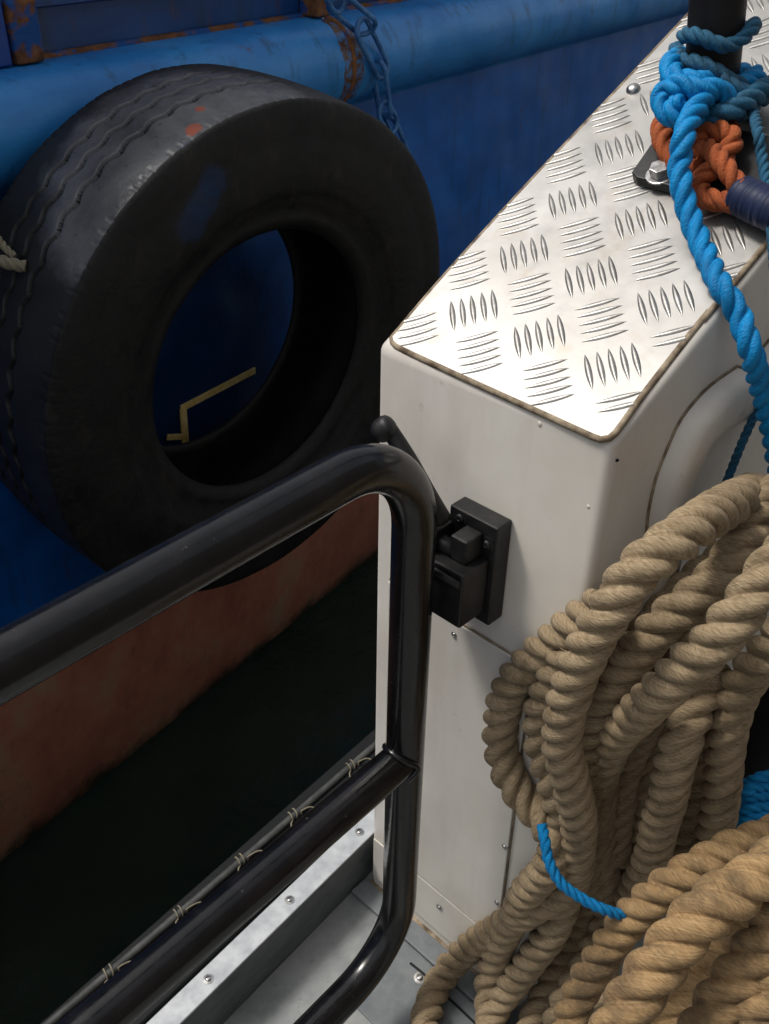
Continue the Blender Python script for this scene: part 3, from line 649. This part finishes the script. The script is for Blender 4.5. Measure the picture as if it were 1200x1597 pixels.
# tan heavy rope in front
DT = .040
tan = empty('tan_rope_coil', at(1120, 1560, .72) - Z * .1, 'thicker tan-orange mooring rope with dark stains, coiled in front at the lower right', 'rope coil')
heavy = [
 ('f', [(1240, 1480, 70), (1180, 1490, 72), (1120, 1500, 72), (1080, 1530, 72), (1050, 1570, 72), (1030, 1620, 72)], .05),
 ('f', [(1240, 1400, 66), (1170, 1430, 68), (1120, 1460, 68), (1090, 1500, 68), (1060, 1560, 68), (1045, 1620, 68)], .07),
 ('f', [(1240, 1600, 80), (1190, 1600, 80), (1130, 1620, 80), (1090, 1660, 80)], .03),
 ('H1', [(1240, 1292, 62), (1196, 1306, 62), (1146, 1325, 62), (1097, 1348, 62), (1053, 1374, 62), (1015, 1403, 61), (985, 1432, 60), (957, 1468, 59), (929, 1510, 58), (906, 1549, 58), (887, 1600, 57), (875, 1650, 57)], 0),
 ('H2', [(1248, 1322, 84), (1204, 1352, 85), (1155, 1385, 86), (1110, 1414, 86), (1074, 1449, 86), (1046, 1480, 86), (1018, 1517, 86), (990, 1555, 86), (965, 1600, 86), (950, 1650, 86)], 0),
 ('H3', [(1245, 1400, 84), (1212, 1440, 84), (1178, 1487, 83), (1150, 1526, 82), (1124, 1562, 82), (1100, 1605, 82), (1085, 1650, 82)], 0),
 ('H4', [(1250, 1500, 84), (1218, 1540, 84), (1190, 1580, 84), (1168, 1620, 84), (1150, 1670, 84)], 0),
]
for k, (nm, path, bk) in enumerate(heavy):
    D = DM if nm == 'H1' else DT
    rope_mesh('rope_turn', trace(path, D, bk), D, M_tan, tan, lay=1.9, phase=k * 1.7)
# blue rope bundle behind
bb = empty('blue_rope_bundle', at(1185, 1240, 1.0), 'small bundle of blue rope tucked behind the beige rope at the right edge', 'rope')
for k, (x0, y0) in enumerate(((1150, 1245), (1152, 1262), (1156, 1278), (1168, 1215), (1160, 1230))):
    rope_mesh('rope_turn', [at(x0 - 25, y0 + 22, .99), at(x0, y0 + 6, .95 - .004 * k), at(x0 + 25, y0 - 4, .93), at(x0 + 60, y0 - 2, .94), at(x0 + 90, y0 + 10, .98)], .012, M_brope, bb, lay=2.4, phase=k, res=.08)
bm = bmesh.new(); tube(bm, catmull([at(1240, 1040, 1.0), at(1205, 1110, 1.02), at(1190, 1180, 1.05), at(1195, 1260, 1.08), at(1230, 1330, 1.1)], .01), .035, 20)  # black tube placed to fill the dark gap at the right edge
tag(link('dark_filler_tube', bm, M_rub), 'black tube filling the dark gap behind the beige rope at the right edge', 'hose')

# ================================================================== BLUE SHIP
HG = bear(35.0); HN = Vector((HG.y, -HG.x, 0)); HOFF = -1.515
SO = HN * HOFF                          # a point of the hull side, z = 0
ship = empty('blue_ship', SO + HG * 1.4 + Z * WZ, 'blue steel ship hull with rusty rubbing strake and dull red bottom paint', 'ship')
FRM = Matrix((HG, HN, Z)).transposed().to_4x4(); FRM.translation = SO
FRMi = FRM.inverted()
def ship_part(name, bm, mat, **kw):
    o = link(name, bm, mat, None, **kw); o.matrix_world = FRM; o.parent = ship; o.matrix_parent_inverse = Matrix.Translation(-Vector(ship.location)); return o
def hl_(px, py, off=0): q = FRMi @ hit(px, py, SO + HN * off, HN); return q
X0, X1 = -4.0, 9.0
xr1 = hl_(548, 90, .08).x; xr0 = hl_(45, 60).x
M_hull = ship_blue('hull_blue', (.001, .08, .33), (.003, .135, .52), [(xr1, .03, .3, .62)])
M_strake = ship_blue('strake_blue', (.010, .15, .47), (.045, .30, .70), [(xr1, .035, .55, .8)])
def grid(bm, x0, x1, nx, prof, mi=0):
    rows = [[bm.verts.new((x0 + (x1 - x0) * i / nx, y, z)) for (y, z) in prof] for i in range(nx + 1)]
    for a, b in zip(rows, rows[1:]):
        for j in range(len(prof) - 1): bm.faces.new((a[j], b[j], b[j + 1], a[j + 1])).material_index = mi
ZR = -.37
bm = bmesh.new(); grid(bm, X0, X1, 60, [(0, ZR), (0, .0), (0, .3), (0, .60)]); 
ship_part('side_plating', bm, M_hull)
bm = bmesh.new(); grid(bm, X0, X1, 60, [(-.30, WZ - .5), (-.10, WZ - .1), (-.03, -.7), (0.002, ZR - .02), (.004, ZR - .0)]); ship_part('bottom_plating', bm, M_red)
# rubbing strake: half-round
prof = [(0.0, .60)]
for k in range(0, 15):
    a = -math.pi / 2 + math.pi * k / 14; prof.append((.012 + .078 * math.cos(a), .708 + .092 * math.sin(a)))
prof.append((-.04, .803)); xs = xr1
bm = bmesh.new(); grid(bm, X0, xs - .004, 40, prof); grid(bm, xs + .004, X1, 60, prof); 
ship_part('rubbing_strake', bm, M_strake, smooth=True, angle=50)
# weld between strake sections
bm = bmesh.new(); tube(bm, [Vector((xs, y - .003, z)) for y, z in prof[1:-1]], .0075, 8); ship_part('strake_weld', bm, M_rust)
bm = bmesh.new(); tube(bm, [Vector((X0 + k * .1, -.038 + .004 * noise.noise(Vector((k * 3.1, 0, 0))), .802)) for k in range(130)], .009, 8); ship_part('weld_seam', bm, M_rust)
# bulwark plating above
M_up = ship_blue('upper_blue', (.004, .04, .15), (.01, .075, .26))
bm = bmesh.new(); grid(bm, X0, X1, 60, [(-.045, .795), (-.045, .878), (-.020, .884), (-.020, .905), (-.06, .915), (-.06, 1.6)]); ship_part('bulwark_plating', bm, M_up, smooth=False)
bm = bmesh.new(); box_frame(bm, Vector((xr0, 0, 0)), Vector((1, 0, 0)), Vector((0, 1, 0)), Z, -.028, .028, -.044, .0, .804, .90); ship_part('bracket', bm, M_rust, smooth=False, bevel=.005)
bm = bmesh.new(); box_frame(bm, Vector((xr1, 0, 0)), Vector((1, 0, 0)), Vector((0, 1, 0)), Z, -.030, .030, -.044, .01, .804, .92); ship_part('bracket', bm, M_rust, smooth=False, bevel=.005)
bm = bmesh.new(); box_frame(bm, Vector((0, 0, 0)), Vector((1, 0, 0)), Vector((0, 1, 0)), Z, X0, xr0 - .035, -.044, -.005, .804, 1.0); ship_part('doubler_plate', bm, ship_blue('doubler_blue', (.004, .04, .22), (.008, .07, .34)), smooth=False, bevel=.004)
# yellow mark seen through the tyre
mk = [hl_(x, y) for x, y in ((397, 577), (283, 636), (287, 688), (259, 680))]
bm = bmesh.new()
for a, b, wd in ((mk[0], mk[1], .008), (mk[1], mk[2], .010), (mk[2] + Vector((-.006, 0, .018)), mk[3], .007)):
    d_ = (b - a).normalized(); n_ = Vector((0, 1, 0)).cross(d_) * wd
    poly = [a - n_, b - n_ + d_ * .004, b + n_ + d_ * .004, a + n_]; slab(bm, [p + Vector((0, .0005 * len(bm.faces), 0)) for p in poly], .0005, .004, Vector((0, 1, 0)))
ship_part('yellow_mark', bm, M_yel, smooth=False)

# ================================================================== CHAIN
def chain_link(c, axis, wide, L, Wd, r):
    bm = bmesh.new(); pts = []; st = (L - Wd) / 2
    for k in range(12): a = math.pi * k / 11; pts.append(c + axis * (st + math.sin(a) * Wd / 2) + wide * (math.cos(a) * Wd / 2))
    for k in range(12): a = math.pi + math.pi * k / 11; pts.append(c + axis * (-st + math.sin(a) * Wd / 2) + wide * (math.cos(a) * Wd / 2))
    tube(bm, pts, r, 12, closed=True); return bm
g = NT('chain_blue'); c = g.ramp(g.noise(40, 5, .7), [(.35, (.02, .10, .28)), (.6, (.06, .21, .48)), (.80, (.12, .08, .05))]); g.base(c).set(rough=.45); g.bump(g.noise(200, 3), .4, .001); M_chain = g.m
ch = empty('mooring_chain', SO + HG * xr1 + HN * .1 + Z * .85, 'blue-painted chain hanging over the rubbing strake down to the tyre', 'chain')
cl = [((500, -45), (532, 10), 'w', .10), ((522, 0), (577, 46), 'n', .10), ((562, 38), (600, 114), 'w', .10), ((590, 98), (601, 178), 'n', .095), ((596, 168), (615, 200), 'w', .10), ((608, 184), (634, 250), 'n', .07)]
for (a, b, kd_, off) in cl:
    pa = hit(*a, SO + HN * off, HN); pb = hit(*b, SO + HN * off, HN); ax = (pb - pa).normalized(); L = (pb - pa).length
    wide = (HN.cross(ax)).normalized() if kd_ == 'w' else (HN * .95 + ax.cross(HN) * .25)
    wide = (wide - ax * wide.dot(ax)).normalized()
    if a == (522, 0): wide = (HN * .7 + HN.cross(ax) * .7).normalized(); wide = (wide - ax * wide.dot(ax)).normalized()
    link('chain_link', chain_link((pa + pb) / 2, ax, wide, L + .012, .046, .0060), M_chain, ch)

# ================================================================== TYRE
TB = bear(41.3); TNh = Vector((TB.y, -TB.x, 0)); tl_ = .089
TN = (TNh * math.cos(tl_) - Z * math.sin(tl_)).normalized(); TU = TN.cross(TB); TU = TU if TU.z > 0 else -TU
TC = Vector((-.206, 1.674, -.822 + CAMH)) - TN * .1415     # mid-plane centre
R0, W0, RH = .5, .283, .264
prof = []      # (r, y, kind)
def addp(r, y, k): prof.append((r, y, k))
NTd = 120; TW = .258
for k in range(NTd + 1):
    y = -TW / 2 + TW * k / NTd; addp(R0 - .007 * (2 * y / TW) ** 2 * 1.0, y, 'tread')
side = [(.488, .1325), (.478, .1360), (.466, .1375), (.455, .1382), (.446, .1378), (.440, .1385), (.425, .1405), (.410, .1415), (.395, .1412), (.380, .1400), (.365, .1375), (.350, .1335), (.342, .1325), (.338, .1290), (.325, .1240), (.312, .1180), (.300, .1130), (.292, .1130), (.284, .1120), (.276, .1060), (RH, .098)]
for r, y in side: addp(r, y, 'side')
inner = [(RH + .004, .088), (.29, .092), (.33, .108), (.38, .118), (.43, .114), (.465, .095), (.477, .05), (.48, 0)]
for r, y in inner: addp(r, y, 'in')
for r, y in inner[::-1][1:]: addp(r, -y, 'in')
for r, y in side[::-1]: addp(r, -y, 'side')
NS = 900; verts = []; faces = []; mats = []
cosn = [math.cos(2 * math.pi * k / NS) for k in range(NS)]; sinn = [math.sin(2 * math.pi * k / NS) for k in range(NS)]
gy = (-.050, -.008, .036); m = len(prof)
def tri(x): x = x % 1.0; return 4 * abs(x - .5) - 1
for i in range(NS):
    th = 2 * math.pi * i / NS; zz = .0042 * max(-1, min(1, tri(i * 60 / NS) * 1.4))
    for (r, y, kd_) in prof:
        rr_ = r
        if kd_ == 'tread':
            for gk in gy:
                dd = abs(y - gk - zz) ; 
                if dd < .0052: rr_ -= .012 * (1 - (dd / .0052) ** 4)
            # worn shoulder lugs
            ay = abs(y)
            if ay > .108:
                e = (i * 2.6 * 60 / NS) % 1.0
                if e < .12: rr_ -= .0016 * min(1, (ay - .108) / .006)
            rr_ += .0012 * noise.noise(Vector((cosn[i] * 6, sinn[i] * 6, y * 18)))
        elif kd_ == 'side':
            for rk in (.352, .366, .392, .402, .438, .447):
                if abs(r - rk) < .002: y *= 1.012
            if r > .465 and y != 0:
                e = (i * 2.6 * 60 / NS) % 1.0
                if e < .2: rr_ -= .0012
            y = y + (.0012 * noise.noise(Vector((cosn[i] * 9 * r, sinn[i] * 9 * r, y * 5)))) * 1.5
        verts.append(TC + (TB * cosn[i] + TU * sinn[i]) * rr_ + TN * y)
for i in range(NS):
    i2 = (i + 1) % NS
    for j in range(m):
        j2 = (j + 1) % m; faces.append((i * m + j, i2 * m + j, i2 * m + j2, i * m + j2))
        y = prof[j][1]
        zz = .0042 * max(-1, min(1, tri(i * 60 / NS) * 1.4)); ym = y + TW / NTd / 2
        mats.append(1 if (prof[j][2] == 'tread' and abs(y) < .124 and all(abs(ym - gk - zz) > .0034 for gk in gy)) else 0)
me = bpy.data.meshes.new('fender_tyre'); me.from_pydata([tuple(v - TC) for v in verts], [], faces)
me.materials.append(M_tyre); me.materials.append(M_tread)
for p, mi in zip(me.polygons, mats): p.material_index = mi; p.use_smooth = True
ty = empty('fender_tyre', TC - TU * R0, 'large worn black truck tyre hung against the blue hull as a fender', 'tyre')
to = bpy.data.objects.new('casing', me); COL.objects.link(to); to.location = TC; to.parent = ty; to.matrix_parent_inverse = Matrix.Translation(-Vector(ty.location))
# frayed tie on the tyre at the left
def fp_tyre(px, py, d): return at(px, py, d)
dty = (tyre_hit(36, 412) + TC - O).dot(FWD) - .012
fr_ = empty('frayed_tie', at(10, 410, dty), 'frayed grey rope end tied round the left side of the tyre', 'rope')
rope_mesh('rope_end', [at(-60, 370, dty + .02), at(-20, 398, dty), at(5, 408, dty - .004), at(24, 413, dty), at(42, 416, dty + .004)], .020, M_twine, fr_, lay=2.4, res=.08)
rope_mesh('rope_end', [at(-40, 330, dty + .02), at(-8, 366, dty + .004), at(8, 386, dty + .002), at(24, 402, dty + .004)], .013, M_twine, fr_, lay=2.4, res=.08)
